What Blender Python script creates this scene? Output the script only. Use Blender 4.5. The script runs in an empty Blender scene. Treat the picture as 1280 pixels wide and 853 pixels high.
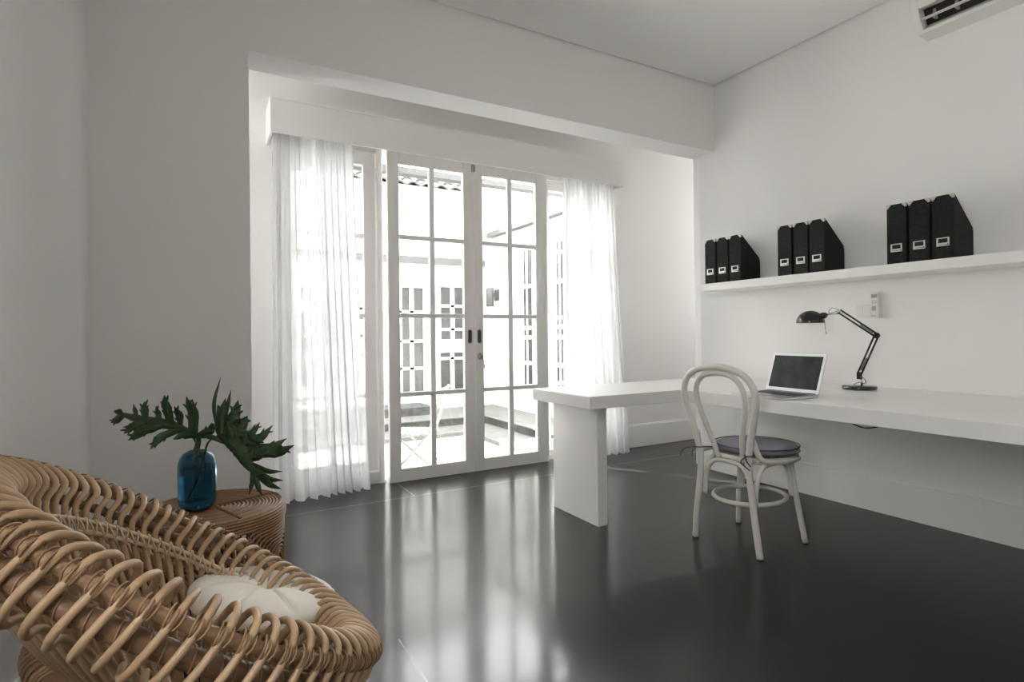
import bpy, math, random
from mathutils import Vector, Matrix
random.seed(7)
SC = bpy.context.scene
COL = SC.collection
PI = math.pi
def V(*a): return Vector(a[0] if len(a) == 1 else a)

# ------------------------------------------------------------------ camera (fitted to the photograph)
F_PX, CY, CH = 701.56, -7.14, 1.0808
FW = V(.48964641, .87192109, 0.0)
RT = V(.87187411, -.48962002, -.01038105)
UP = V(.00905146, -.00508304, .99994612)
CAM = V(0, 0, CH)
def ray(u, v): return FW + RT * ((u - 640) / F_PX) - UP * ((v - 426.5 - CY) / F_PX)
def at(u, v, ax, val):
    r = ray(u, v); i = 'XYZ'.index(ax)
    return CAM + r * ((val - CAM[i]) / r[i])
def atd(u, v, d): return CAM + ray(u, v) * d

# ------------------------------------------------------------------ materials
def mat(name, col, rough=.5, metal=0.0, spec=.5, noise=None, bump=None, coat=0, trans=0, ior=1.45, sheen=0, alpha=1):
    m = bpy.data.materials.new(name); m.use_nodes = True
    nt = m.node_tree; b = nt.nodes['Principled BSDF']
    b.inputs['Base Color'].default_value = (*col, 1)
    b.inputs['Roughness'].default_value = rough
    b.inputs['Metallic'].default_value = metal
    b.inputs['Specular IOR Level'].default_value = spec
    b.inputs['Coat Weight'].default_value = coat
    b.inputs['Transmission Weight'].default_value = trans
    b.inputs['IOR'].default_value = ior
    b.inputs['Sheen Weight'].default_value = sheen
    tc = nt.nodes.new('ShaderNodeTexCoord')
    if noise:
        sc, c2, det = noise[:3]
        n = nt.nodes.new('ShaderNodeTexNoise'); n.inputs['Scale'].default_value = sc; n.inputs['Detail'].default_value = det
        r = nt.nodes.new('ShaderNodeValToRGB')
        r.color_ramp.elements[0].position = .35; r.color_ramp.elements[1].position = .68
        r.color_ramp.elements[0].color = (*col, 1); r.color_ramp.elements[1].color = (*c2, 1)
        nt.links.new(tc.outputs['Object'], n.inputs['Vector'])
        nt.links.new(n.outputs['Fac'], r.inputs['Fac']); nt.links.new(r.outputs['Color'], b.inputs['Base Color'])
    if bump:
        n2 = nt.nodes.new('ShaderNodeTexNoise'); n2.inputs['Scale'].default_value = bump[0]; n2.inputs['Detail'].default_value = 4
        bp = nt.nodes.new('ShaderNodeBump'); bp.inputs['Strength'].default_value = bump[1]; bp.inputs['Distance'].default_value = .01
        nt.links.new(tc.outputs['Object'], n2.inputs['Vector'])
        nt.links.new(n2.outputs['Fac'], bp.inputs['Height']); nt.links.new(bp.outputs['Normal'], b.inputs['Normal'])
    return m

WALL = (.80, .79, .775)
M = {}
M['wall'] = mat('wall_paint', WALL, .6, bump=(90, .03), spec=.3)
M['ceil'] = mat('ceiling_paint', (.86, .855, .84), .7, spec=.2)
M['trim'] = mat('trim_paint', (.80, .79, .775), .4)
M['door'] = mat('door_paint', (.80, .79, .77), .35)
M['desk'] = mat('desk_lacquer', (.80, .79, .77), .28, noise=(3, (.78, .77, .75), 3))
M['black'] = mat('black_board', (.008, .009, .009), .6, spec=.2, noise=(60, (.018, .019, .019), 3))
M['blackgloss'] = mat('black_enamel', (.006, .006, .007), .12, coat=.5)
M['chrome'] = mat('chrome_metal', (.6, .6, .6), .2, 1)
M['steel'] = mat('brushed_steel', (.42, .41, .39), .35, 1)
M['corner'] = mat('corner_metal', (.62, .61, .58), .35, .8)
M['dark'] = mat('dark_recess', (.01, .01, .01), .7)
M['alu'] = mat('aluminium', (.68, .68, .69), .32, .85)
M['bezel'] = mat('white_bezel', (.82, .84, .86), .3)
M['keys'] = mat('keyboard_black', (.03, .03, .035), .5)
M['plastic'] = mat('white_plastic', (.74, .73, .69), .4)
M['plastic2'] = mat('grey_plastic', (.35, .36, .33), .4)
M['chair'] = mat('painted_bentwood', (.66, .645, .59), .40, noise=(14, (.72, .70, .65), 4))
M['cush'] = mat('grey_violet_fabric', (.20, .19, .235), .8, bump=(400, .2), sheen=.3)
M['cushd'] = mat('dark_violet_piping', (.09, .085, .11), .8)
M['rattan'] = mat('rattan_cane', (.51, .355, .215), .40, noise=(9, (.41, .27, .155), 5), bump=(120, .12))
M['rail'] = mat('pale_rattan', (.60, .46, .32), .5)
M['rattan_dark'] = mat('dark_rattan_pole', (.25, .145, .082), .45, noise=(7, (.19, .105, .055), 5), bump=(80, .15))
M['pole'] = mat('rattan_pole', (.42, .27, .15), .42, noise=(6, (.33, .20, .105), 5), bump=(80, .12))
M['binding'] = mat('rattan_binding', (.33, .20, .11), .5, noise=(30, (.24, .14, .07), 4))
M['tabler'] = mat('brown_rattan', (.33, .185, .092), .42, noise=(9, (.25, .135, .065), 5), bump=(120, .1))
M['tableri'] = mat('dark_inner_rattan', (.15, .075, .035), .5)
M['cotton'] = mat('cream_cotton', (.86, .82, .74), .85, bump=(350, .15), sheen=.2)
M['leaf'] = mat('leaf_green', (.020, .046, .015), .38, noise=(12, (.036, .075, .024), 4), bump=(60, .3))
M['stem'] = mat('stem_green', (.05, .09, .03), .4)
M['glassblue'] = mat('blue_glass', (.14, .34, .45), .02, trans=1, ior=1.35)
M['water'] = mat('water', (.55, .76, .82), .0, trans=1, ior=1.33)
M['outwhite'] = mat('white_render_wall', (.70, .70, .685), .8)
M['outdoor_floor'] = mat('white_terrace', (.78, .78, .76), .7, noise=(3, (.72, .72, .70), 4))
M['stone'] = mat('grey_stone', (.075, .075, .072), .8, noise=(9, (.11, .11, .105), 6))
M['stonetile'] = mat('stone_tile_riser', (.03, .031, .031), .7, noise=(14, (.08, .08, .078), 5))
M['fascia'] = mat('grey_fascia', (.05, .05, .052), .6)
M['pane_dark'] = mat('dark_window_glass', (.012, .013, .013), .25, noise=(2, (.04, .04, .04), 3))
M['tiles'] = mat('roof_tile', (.05, .048, .046), .8, noise=(20, (.08, .077, .075), 4))
M['outmetal'] = mat('white_painted_metal', (.26, .26, .26), .4)
M['lampgrey'] = mat('grey_lamp_metal', (.05, .05, .05), .5)
M['rubber'] = mat('black_rubber', (.015, .015, .015), .7)
M['bulb'] = mat('white_inner_shade', (.7, .7, .68), .4)

def screen_mat():
    m = mat('laptop_display', (.010, .014, .012), .4, spec=.18, noise=(14, (.035, .04, .036), 6))
    return m
M['screen'] = screen_mat()

def glass_mat():
    m = bpy.data.materials.new('clear_pane'); m.use_nodes = True; nt = m.node_tree; nt.nodes.clear()
    o = nt.nodes.new('ShaderNodeOutputMaterial'); mx = nt.nodes.new('ShaderNodeMixShader')
    t = nt.nodes.new('ShaderNodeBsdfTransparent'); t.inputs['Color'].default_value = (.97, .98, .975, 1)
    g = nt.nodes.new('ShaderNodeBsdfGlossy'); g.inputs['Roughness'].default_value = .01
    f = nt.nodes.new('ShaderNodeFresnel'); f.inputs['IOR'].default_value = 1.3
    nt.links.new(f.outputs[0], mx.inputs[0]); nt.links.new(t.outputs[0], mx.inputs[1]); nt.links.new(g.outputs[0], mx.inputs[2])
    nt.links.new(mx.outputs[0], o.inputs[0]); return m
M['glass'] = glass_mat()

def sheer_mat():
    m = bpy.data.materials.new('sheer_voile'); m.use_nodes = True; nt = m.node_tree; nt.nodes.clear()
    o = nt.nodes.new('ShaderNodeOutputMaterial')
    t = nt.nodes.new('ShaderNodeBsdfTransparent')
    d = nt.nodes.new('ShaderNodeBsdfDiffuse'); d.inputs['Color'].default_value = (.90, .90, .91, 1)
    l = nt.nodes.new('ShaderNodeBsdfTranslucent'); l.inputs['Color'].default_value = (.88, .88, .90, 1)
    m1 = nt.nodes.new('ShaderNodeMixShader'); m1.inputs[0].default_value = .5
    m2 = nt.nodes.new('ShaderNodeMixShader')
    lw = nt.nodes.new('ShaderNodeLayerWeight'); lw.inputs['Blend'].default_value = .35
    mr = nt.nodes.new('ShaderNodeMapRange'); mr.inputs['From Min'].default_value = 0; mr.inputs['From Max'].default_value = 1
    mr.inputs['To Min'].default_value = .84; mr.inputs['To Max'].default_value = .97
    nt.links.new(lw.outputs['Facing'], mr.inputs['Value']); nt.links.new(mr.outputs[0], m2.inputs[0])
    nt.links.new(d.outputs[0], m1.inputs[1]); nt.links.new(l.outputs[0], m1.inputs[2])
    nt.links.new(t.outputs[0], m2.inputs[1]); nt.links.new(m1.outputs[0], m2.inputs[2]); nt.links.new(m2.outputs[0], o.inputs[0])
    return m
M['sheer'] = sheer_mat()

def floor_mat():
    m = bpy.data.materials.new('polished_dark_concrete'); m.use_nodes = True; nt = m.node_tree; b = nt.nodes['Principled BSDF']
    N = nt.nodes.new; L = nt.links.new
    g = N('ShaderNodeNewGeometry')
    n1 = N('ShaderNodeTexNoise'); n1.inputs['Scale'].default_value = 1.1; n1.inputs['Detail'].default_value = 9; n1.inputs['Roughness'].default_value = .62
    L(g.outputs['Position'], n1.inputs['Vector'])
    r1 = N('ShaderNodeValToRGB'); r1.color_ramp.elements[0].position = .2; r1.color_ramp.elements[1].position = .85
    r1.color_ramp.elements[0].color = (.021, .021, .0202, 1); r1.color_ramp.elements[1].color = (.033, .033, .0315, 1)
    L(n1.outputs['Fac'], r1.inputs['Fac'])
    # pale worn streaks and scratches
    n2 = N('ShaderNodeTexNoise'); n2.inputs['Scale'].default_value = 3.2; n2.inputs['Detail'].default_value = 12; n2.inputs['Distortion'].default_value = 1.6
    L(g.outputs['Position'], n2.inputs['Vector'])
    r2 = N('ShaderNodeValToRGB'); e = r2.color_ramp.elements
    e[0].position = .655; e[0].color = (0, 0, 0, 1); e[1].position = .80; e[1].color = (.018, .018, .017, 1)
    L(n2.outputs['Fac'], r2.inputs['Fac'])
    ad = N('ShaderNodeMixRGB'); ad.blend_type = 'ADD'; ad.inputs[0].default_value = 1
    L(r1.outputs[0], ad.inputs[1]); ad.inputs[2].default_value = (.0, .0, .0, 1)
    # expansion joints
    sp = N('ShaderNodeSeparateXYZ'); L(g.outputs['Position'], sp.inputs[0])
    def mth(op, a, b_=None):
        n = N('ShaderNodeMath'); n.operation = op
        for i, q in enumerate((a, b_)):
            if q is None: continue
            if isinstance(q, (int, float)): n.inputs[i].default_value = q
            else: L(q, n.inputs[i])
        return n.outputs[0]
    X, Y = sp.outputs['X'], sp.outputs['Y']
    def line(coord, pos, w): return mth('LESS_THAN', mth('ABSOLUTE', mth('SUBTRACT', coord, pos)), w)
    jy = line(Y, 3.64, .0028)
    jx1 = mth('MULTIPLY', line(X, 1.275, .0032), mth('GREATER_THAN', Y, 3.64))
    jx2 = mth('MULTIPLY', line(X, .618, .0022), mth('LESS_THAN', Y, 1.95))
    jx3 = mth('MULTIPLY', line(X, 2.75, .0022), mth('GREATER_THAN', Y, 3.64))
    j = mth('MAXIMUM', mth('MAXIMUM', jy, jx1), mth('MAXIMUM', jx2, jx3))
    mx = N('ShaderNodeMixRGB'); mx.inputs[2].default_value = (.40, .39, .37, 1)
    jj = mth('MULTIPLY', j, .7)
    L(jj, mx.inputs[0]); L(ad.outputs[0], mx.inputs[1]); L(mx.outputs[0], b.inputs['Base Color'])
    n3 = N('ShaderNodeTexNoise'); n3.inputs['Scale'].default_value = 2.5; n3.inputs['Detail'].default_value = 3
    L(g.outputs['Position'], n3.inputs['Vector'])
    mr = N('ShaderNodeMapRange'); mr.inputs['From Min'].default_value = .3; mr.inputs['From Max'].default_value = .75
    mr.inputs['To Min'].default_value = .09; mr.inputs['To Max'].default_value = .17
    L(n3.outputs['Fac'], mr.inputs['Value']); L(mr.outputs[0], b.inputs['Roughness'])
    b.inputs['Specular IOR Level'].default_value = .32
    bp = N('ShaderNodeBump'); bp.inputs['Strength'].default_value = .0; bp.inputs['Distance'].default_value = .02
    n4 = N('ShaderNodeTexNoise'); n4.inputs['Scale'].default_value = 2.2; n4.inputs['Detail'].default_value = 2
    L(g.outputs['Position'], n4.inputs['Vector']); L(n4.outputs['Fac'], bp.inputs['Height']); L(bp.outputs['Normal'], b.inputs['Normal'])
    # sealed surface: part sharply polished, part satin
    b2 = N('ShaderNodeBsdfPrincipled'); b2.inputs['Roughness'].default_value = .32; b2.inputs['Specular IOR Level'].default_value = .34
    L(mx.outputs[0], b2.inputs['Base Color'])
    ms = N('ShaderNodeMixShader'); ms.inputs[0].default_value = .5
    L(b.outputs[0], ms.inputs[1]); L(b2.outputs[0], ms.inputs[2]); L(ms.outputs[0], nt.nodes['Material Output'].inputs['Surface'])
    return m
M['floor'] = floor_mat()

# ------------------------------------------------------------------ mesh builder
def spline(pts, n=8, closed=False):
    P = [V(p) for p in pts]; k = len(P); out = []
    rng = k if closed else k - 1
    for i in range(rng):
        p0 = P[(i - 1) % k] if (closed or i > 0) else P[0] * 2 - P[1]
        p1 = P[i]; p2 = P[(i + 1) % k]
        p3 = P[(i + 2) % k] if (closed or i + 2 < k) else P[-1] * 2 - P[-2]
        for j in range(n):
            t = j / n
            out.append(.5 * ((2 * p1) + (p2 - p0) * t + (2 * p0 - 5 * p1 + 4 * p2 - p3) * t * t + (3 * p1 - p0 - 3 * p2 + p3) * t ** 3))
    if not closed: out.append(P[-1])
    return out

class MB:
    def __init__(s): s.v = []; s.f = []; s.m = []; s.sm = []; s.cm = 0
    def face(s, idx, smooth=False): s.f.append(idx); s.m.append(s.cm); s.sm.append(smooth)
    def add(s, vs, fs, smooth=False):
        b = len(s.v); s.v += [tuple(p) for p in vs]
        for f in fs: s.face([b + i for i in f], smooth)
        return s
    def box(s, x0, x1, y0, y1, z0, z1, M4=None):
        vs = [V(x, y, z) for x in (x0, x1) for y in (y0, y1) for z in (z0, z1)]
        if M4 is not None: vs = [M4 @ p for p in vs]
        return s.add(vs, [(0, 1, 3, 2), (4, 6, 7, 5), (0, 4, 5, 1), (2, 3, 7, 6), (0, 2, 6, 4), (1, 5, 7, 3)])
    def rbox(s, x0, x1, y0, y1, z0, z1, c=.004, M4=None):
        # chamfered box
        vs = []; fs = []
        X = (x0, x1); Y = (y0, y1); Z = (z0, z1); idx = {}
        for i in (0, 1):
            for j in (0, 1):
                for k in (0, 1):
                    dx = c if i == 0 else -c; dy = c if j == 0 else -c; dz = c if k == 0 else -c
                    idx[i, j, k, 0] = len(vs); vs.append(V(X[i], Y[j] + dy, Z[k] + dz))
                    idx[i, j, k, 1] = len(vs); vs.append(V(X[i] + dx, Y[j], Z[k] + dz))
                    idx[i, j, k, 2] = len(vs); vs.append(V(X[i] + dx, Y[j] + dy, Z[k]))
                    fs.append((idx[i, j, k, 0], idx[i, j, k, 1], idx[i, j, k, 2]))
        for i in (0, 1):
            fs.append([idx[i, a, b, 0] for a, b in ((0, 0), (1, 0), (1, 1), (0, 1))])
            fs.append([idx[a, i, b, 1] for a, b in ((0, 0), (1, 0), (1, 1), (0, 1))])
            fs.append([idx[a, b, i, 2] for a, b in ((0, 0), (1, 0), (1, 1), (0, 1))])
            for j in (0, 1):
                fs.append([idx[i, j, 0, 0], idx[i, j, 1, 0], idx[i, j, 1, 1], idx[i, j, 0, 1]])
                fs.append([idx[i, 0, j, 0], idx[i, 1, j, 0], idx[i, 1, j, 2], idx[i, 0, j, 2]])
                fs.append([idx[0, i, j, 1], idx[1, i, j, 1], idx[1, i, j, 2], idx[0, i, j, 2]])
        if M4 is not None: vs = [M4 @ p for p in vs]
        return s.add(vs, fs)
    def tube(s, path, r, n=8, closed=False, caps=True, flat=1.0, smooth=True):
        P = [V(p) for p in path]; k = len(P)
        if k < 2: return s
        T = []
        for i in range(k):
            a = P[(i - 1) % k] if (closed or i > 0) else P[i]; b = P[(i + 1) % k] if (closed or i < k - 1) else P[i]
            t = (b - a); T.append(t.normalized() if t.length > 1e-9 else V(0, 0, 1))
        u = T[0].orthogonal().normalized(); b0 = len(s.v)
        fr = []
        for i in range(k):
            u = u - T[i] * u.dot(T[i])
            u = u.normalized() if u.length > 1e-6 else T[i].orthogonal().normalized()
            fr.append(u.copy())
        tw = 0
        if closed:
            ul = fr[-1] - T[0] * fr[-1].dot(T[0]); ul.normalize()
            tw = math.atan2(T[0].dot(ul.cross(fr[0])), ul.dot(fr[0]))
        for i in range(k):
            u = fr[i]; w = T[i].cross(u)
            if closed: a = tw * i / k; u, w = u * math.cos(a) + w * math.sin(a), w * math.cos(a) - u * math.sin(a)
            rr = r[i] if isinstance(r, (list, tuple)) else r
            for j in range(n):
                an = 2 * PI * j / n
                s.v.append(tuple(P[i] + u * (math.cos(an) * rr) + w * (math.sin(an) * rr * flat)))
        for i in range(k if closed else k - 1):
            i2 = (i + 1) % k
            for j in range(n):
                j2 = (j + 1) % n
                s.face([b0 + i * n + j, b0 + i * n + j2, b0 + i2 * n + j2, b0 + i2 * n + j], smooth)
        if caps and not closed:
            s.face([b0 + j for j in range(n)][::-1]); s.face([b0 + (k - 1) * n + j for j in range(n)])
        return s
    def rod(s, a, b, r, n=10, r2=None):
        return s.tube([a, b], r if r2 is None else [r, r2], n)
    def lathe(s, prof, c=(0, 0, 0), n=32, M4=None, smooth=True):
        b0 = len(s.v); c = V(c); k = len(prof)
        for (r, z) in prof:
            for j in range(n):
                a = 2 * PI * j / n; p = V(r * math.cos(a), r * math.sin(a), z)
                if M4 is not None: p = M4 @ p
                s.v.append(tuple(p + c))
        for i in range(k - 1):
            for j in range(n):
                j2 = (j + 1) % n
                s.face([b0 + i * n + j, b0 + i * n + j2, b0 + (i + 1) * n + j2, b0 + (i + 1) * n + j], smooth)
        if prof[0][0] > 1e-6: s.face([b0 + j for j in range(n)][::-1])
        if prof[-1][0] > 1e-6: s.face([b0 + (k - 1) * n + j for j in range(n)])
        return s
    def grid(s, fn, nu, nv, smooth=True, wrap=False):
        b0 = len(s.v)
        for i in range(nu + 1):
            for j in range(nv + (0 if wrap else 1)): s.v.append(tuple(fn(i / nu, j / nv)))
        w = nv if wrap else nv + 1
        for i in range(nu):
            for j in range(nv):
                j2 = (j + 1) % w
                s.face([b0 + i * w + j, b0 + (i + 1) * w + j, b0 + (i + 1) * w + j2, b0 + i * w + j2], smooth)
        return s
    def prism(s, poly, lo, hi, axis='Z', M4=None):
        # poly 2D list; extruded along axis
        def p3(a, b, h): return {'Z': V(a, b, h), 'Y': V(a, h, b), 'X': V(h, a, b)}[axis]
        n = len(poly); vs = [p3(a, b, lo) for a, b in poly] + [p3(a, b, hi) for a, b in poly]
        if M4 is not None: vs = [M4 @ q for q in vs]
        return s.add(vs, [list(range(n))[::-1], list(range(n, 2 * n))] + [(i, (i + 1) % n, n + (i + 1) % n, n + i) for i in range(n)])
    def build(s, name, m, parent=None, fix=True):
        me = bpy.data.meshes.new(name); me.from_pydata(s.v, [], s.f)
        ms = m if isinstance(m, (list, tuple)) else [m]
        for q in ms: me.materials.append(M[q] if isinstance(q, str) else q)
        for i, p in enumerate(me.polygons): p.use_smooth = s.sm[i]; p.material_index = s.m[i]
        if fix:
            import bmesh
            bm = bmesh.new(); bm.from_mesh(me); bmesh.ops.recalc_face_normals(bm, faces=bm.faces); bm.to_mesh(me); bm.free()
        me.update()
        o = bpy.data.objects.new(name, me); COL.objects.link(o)
        if parent is not None:
            o.parent = parent; o.matrix_parent_inverse = parent.matrix_world_inv if hasattr(parent, 'matrix_world_inv') else Matrix.Identity(4)
            if '_pinv' in MATS and parent.name in MATS['_pinv']: o.matrix_parent_inverse = MATS['_pinv'][parent.name]
        return o
MATS = {'_pinv': {}}
def tag(o, label=None, cat=None, group=None, kind=None):
    if label: o['label'] = label
    if cat: o['category'] = cat
    if group: o['group'] = group
    if kind: o['kind'] = kind
    return o
def thing(name, label, cat, loc=(0, 0, 0), group=None, kind=None, local=False, rz=0):
    """an Empty at the base; parts are given in world coordinates unless local"""
    o = bpy.data.objects.new(name, None); COL.objects.link(o); o.location = loc; o.rotation_euler = (0, 0, rz)
    o.empty_display_size = .05
    mw = Matrix.Translation(V(loc)) @ Matrix.Rotation(rz, 4, 'Z')
    MATS['_pinv'][o.name] = Matrix.Identity(4) if local else mw.inverted()
    return tag(o, label, cat, group, kind)
def struct(name, bm, m, parent=None):
    o = bm.build(name, m, parent)
    if parent is None: o['kind'] = 'structure'
    return o
def bev(o, w=.003, seg=2):
    b = o.modifiers.new('bevel', 'BEVEL'); b.width = w; b.segments = seg; b.limit_method = 'ANGLE'; b.angle_limit = math.radians(40); return o

# ------------------------------------------------------------------ room
Hc, Hs, Xp, Y1, XL, X0 = 3.0149, 2.4999, 3.5456, 3.0484, .2346, -.41
Yr, Yp, Yd = 3.26, 3.1994, 4.11
YB = -2.2
AX0, AX1 = -1.1, 5.6          # alcove
def lx(y): return -.41 - .132 * (Y1 - y)     # splayed left wall
b = MB(); b.prism([(lx(YB) - .2, YB - .2), (5.8, YB - .2), (5.8, Yd + .16), (lx(YB) - .2, Yd + .16)], -.12, 0); struct('floor', b, 'floor')
# ceiling panel stops just short of the walls: a thin shadow gap runs round it
g = .012
b = MB(); b.prism([(lx(YB) + g, YB + g), (Xp - g, YB + g), (Xp - g, Y1 - g), (lx(Y1) + g, Y1 - g)], Hc, Hc + .04)
b.prism([(lx(YB) - .2, YB - .2), (Xp + .2, YB - .2), (Xp + .2, Y1 + .05), (lx(YB) - .2, Y1 + .05)], Hc + .04, Hc + .12)
struct('ceiling', b, 'ceil')
b = MB(); b.prism([(AX0, Y1 + .06), (AX1, Y1 + .06), (AX1, Yd + .2), (AX0, Yd + .2)], Hc - .1, Hc + .02)
b.prism([(AX0 - .0, Y1 + .05), (AX1, Y1 + .05), (AX1, Y1 + .11), (AX0, Y1 + .11)], Hc - .2, Hc - .05)
struct('ceiling_alcove', b, 'ceil')
# back wall with the wide opening: left pier + header
b = MB(); b.prism([(-1.1, Y1), (XL, Y1), (XL, Yr), (-1.1, Yr)], 0, Hc + .04)
b.box(XL, Xp + .03, Y1, Yr, Hs, Hc + .04)
struct('wall_back', b, 'wall')
# right wall, its far end splayed a little towards the windows
WY0, WY1, WZ0, WZ1 = -1.75, -1.25, 1.2, 2.1  # unseen opening added in the right wall to light the left wall
b = MB(); b.box(Xp, Xp + .16, WY1, Yp, 0, Hc + .04); b.box(Xp, Xp + .16, YB, WY0, 0, Hc + .04); b.box(Xp, Xp + .16, WY0, WY1, 0, WZ0); b.box(Xp, Xp + .16, WY0, WY1, WZ1, Hc + .04); struct('wall_right', b, 'wall')
b = MB(); b.prism([(Xp, Yp), (3.606, 3.318), (5.6, 3.318), (5.6, Yp)], 0, Hc + .04); struct('wall_right_jamb', b, 'wall')
LY0, LY1, LZ0, LZ1 = -.35, .40, 1.15, 2.15       # unseen opening added in the left wall to brighten the right side
b = MB()
for y0, y1, z0, z1 in ((YB, LY0, 0, Hc + .04), (LY1, Y1, 0, Hc + .04), (LY0, LY1, 0, LZ0), (LY0, LY1, LZ1, Hc + .04)):
    b.prism([(lx(y0), y0), (lx(y1), y1), (lx(y1) - .2, y1), (lx(y0) - .2, y0)], z0, z1)
struct('wall_left', b, 'wall')
b = MB()
for y in (LY0 + .02, (LY0 + LY1) / 2, LY1 - .02): b.box(lx(y) - .12, lx(y) - .07, y - .025, y + .025, LZ0, LZ1)
struct('fill_opening_left', b, 'trim')  # bars across the left opening added for fill light
def endwall(x0, x1):  # each end wall has an unseen slot added to brighten the alcove
    b = MB(); ya_, yb_ = Yr - .0, Yd + .16
    b.box(x0, x1, ya_, yb_, 0, 1.0); b.box(x0, x1, ya_, yb_, 2.8, Hc); b.box(x0, x1, ya_, 3.50, 1.0, 2.8); b.box(x0, x1, 3.70, yb_, 1.0, 2.8)
    return b
b = endwall(AX0 - .15, AX0); struct('wall_alcove_left', b, 'wall')
b = endwall(AX1, AX1 + .15); struct('wall_alcove_right', b, 'wall')
# door wall with one wide opening OX0..OX1
OX0, OX1, OZ = .50, 3.42, 2.47
b = MB()
b.box(AX0, OX0, Yd, Yd + .16, 0, Hc); b.box(OX1, AX1, Yd, Yd + .16, 0, Hc); b.box(OX0, OX1, Yd, Yd + .16, OZ, Hc)
struct('wall_door', b, 'wall')
# rear wall (behind the camera), then bars for the added right-wall light opening
b = MB(); b.box(lx(YB) - .2, Xp + .2, YB - .15, YB, 0, Hc); struct('wall_rear', b, 'wall')
b = MB()
for y in (WY0 + .03, (WY0 + WY1) / 2, WY1 - .03): b.box(Xp + .06, Xp + .11, y - .03, y + .03, WZ0, WZ1)
for z in (WZ0 + .03, 1.5, WZ1 - .03): b.box(Xp + .06, Xp + .11, WY0, WY1, z - .03, z + .03)
struct('fill_opening_right', b, 'trim')
# baseboards
b = MB(); b.box(OX1 + .04, AX1, Yd - .016, Yd, 0, .205); b.box(OX1 + .04, AX1, Yd - .010, Yd, .205, .217); bev(struct('baseboard_door_wall', b, 'trim'), .003)
# right baseboard: its painted top edge is ragged
def ragged():
    b = MB(); n = 260; top = []; r = random.Random(3)
    for i in range(n + 1):
        y = YB + (Yp - YB) * i / n
        k = max(0, min(1, (1.9 - y) / .5))
        z = .203 + (r.random() - .5) * .007 * k * (1 if r.random() < .45 else .15)
        d = .008 + (r.random() * .006 * k if r.random() < .3 else 0)
        top.append((y, z, d))
    for i in range(n):
        (ya, za, da), (yb, zb, db) = top[i], top[i + 1]
        vs = [V(Xp - .008, ya, 0), V(Xp - .008, yb, 0), V(Xp - .008, yb, .195), V(Xp - .008, ya, .195), V(Xp - db, yb, zb), V(Xp - da, ya, za), V(Xp, yb, zb + .001), V(Xp, ya, za + .001)]
        b.add(vs, [(0, 1, 2, 3), (3, 2, 4, 5), (5, 4, 6, 7)])
    return b
struct('baseboard_right', ragged(), 'wall')
b = MB()
p1, p2 = V(lx(YB), YB, 0), V(lx(Y1), Y1, 0); nrm = V(1, -.132, 0).normalized() * .012
b.add([p1, p2, p2 + nrm, p1 + nrm] + [q + V(0, 0, .012) for q in (p1, p2, p2 + nrm, p1 + nrm)], [(0, 1, 2, 3), (4, 5, 6, 7), (3, 2, 6, 7), (0, 3, 7, 4), (1, 2, 6, 5)])
struct('baseboard_left', b, 'trim')

# ------------------------------------------------------------------ doors
ZR = [.099, .648, 1.235, 1.822, 2.362]     # glass bottom, three bars, glass top
def pane_grid(b, x0, x1, y0, y1, z0, z1, gx0, gx1, zs, xm, bar=.0165, stile=None):
    b.box(x0, gx0, y0, y1, z0, z1); b.box(gx1, x1, y0, y1, z0, z1)
    b.box(gx0, gx1, y0, y1, z0, zs[0]); b.box(gx0, gx1, y0, y1, zs[-1], z1)
    for z in zs[1:-1]: b.box(gx0, gx1, y0 + .004, y1 - .004, z - bar, z + bar)
    for x in xm:
        zz = [zs[0]] + [q for z in zs[1:-1] for q in (z - bar, z + bar)] + [zs[-1]]
        for i in range(0, len(zz), 2): b.box(x - .020, x + .020, y0 + .004, y1 - .004, zz[i], zz[i + 1])
def door(name, x0, x1, gx0, gx1, xm, label):
    d = thing(name, label, 'door', ((x0 + x1) / 2, 4.04, 0), kind='structure')
    b = MB(); pane_grid(b, x0, x1, 4.022, 4.062, .004, 2.452, gx0, gx1, ZR, xm); f = bev(b.build('door_frame', 'door', d), .004, 2)
    b = MB(); b.box(gx0 - .005, gx1 + .005, 4.040, 4.044, ZR[0] - .005, ZR[-1] + .005); b.build('glass', 'glass', d)
    return d
d1 = door('door_1', 1.227, 1.926, 1.312, 1.834, [1.573], 'left leaf of the white glazed double door')
d2 = door('door_2', 1.929, 2.614, 2.000, 2.502, [2.253], 'right leaf of the white glazed double door, with the lock')
def pull(parent, x):
    b = MB(); n = 24
    def ring(r, h, y):
        out = []
        for i in range(n):
            a = 2 * PI * i / n; cz = h if 0 <= a < PI else -h
            out.append(V(x + r * math.cos(a), y, 1.075 + cz + r * math.sin(a)))
        return out
    rs = [ring(.024, .036, 4.022), ring(.024, .036, 4.017), ring(.0165, .036, 4.017), ring(.0165, .036, 4.0235)]
    vs = [p for r_ in rs for p in r_]
    b.add(vs, [(k * n + i, k * n + (i + 1) % n, (k + 1) * n + (i + 1) % n, (k + 1) * n + i) for k in range(3) for i in range(n)])
    o = b.build('flush_pull', 'corner', parent)
    b = MB(); r3 = ring(.0165, .036, 4.0215); b.add(r3, [list(range(n))]); b.build('pull_recess', 'lampgrey', o)
pull(d1, 1.878); pull(d2, 1.960)
b = MB(); b.lathe([(.0, 0), (.019, 0), (.019, .006), (.011, .012), (0, .012)], (1.962, 4.022, .915), 20, Matrix.Rotation(PI / 2, 4, 'X') @ Matrix.Diagonal((1, 1.5, 1, 1)))
lk = b.build('lock', 'steel', d2)
b = MB(); b.rod((1.962, 4.012, .915), (1.965, 3.985, .915), .004); b.box(1.963, 1.967, 3.975, 3.990, .895, .928)
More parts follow.
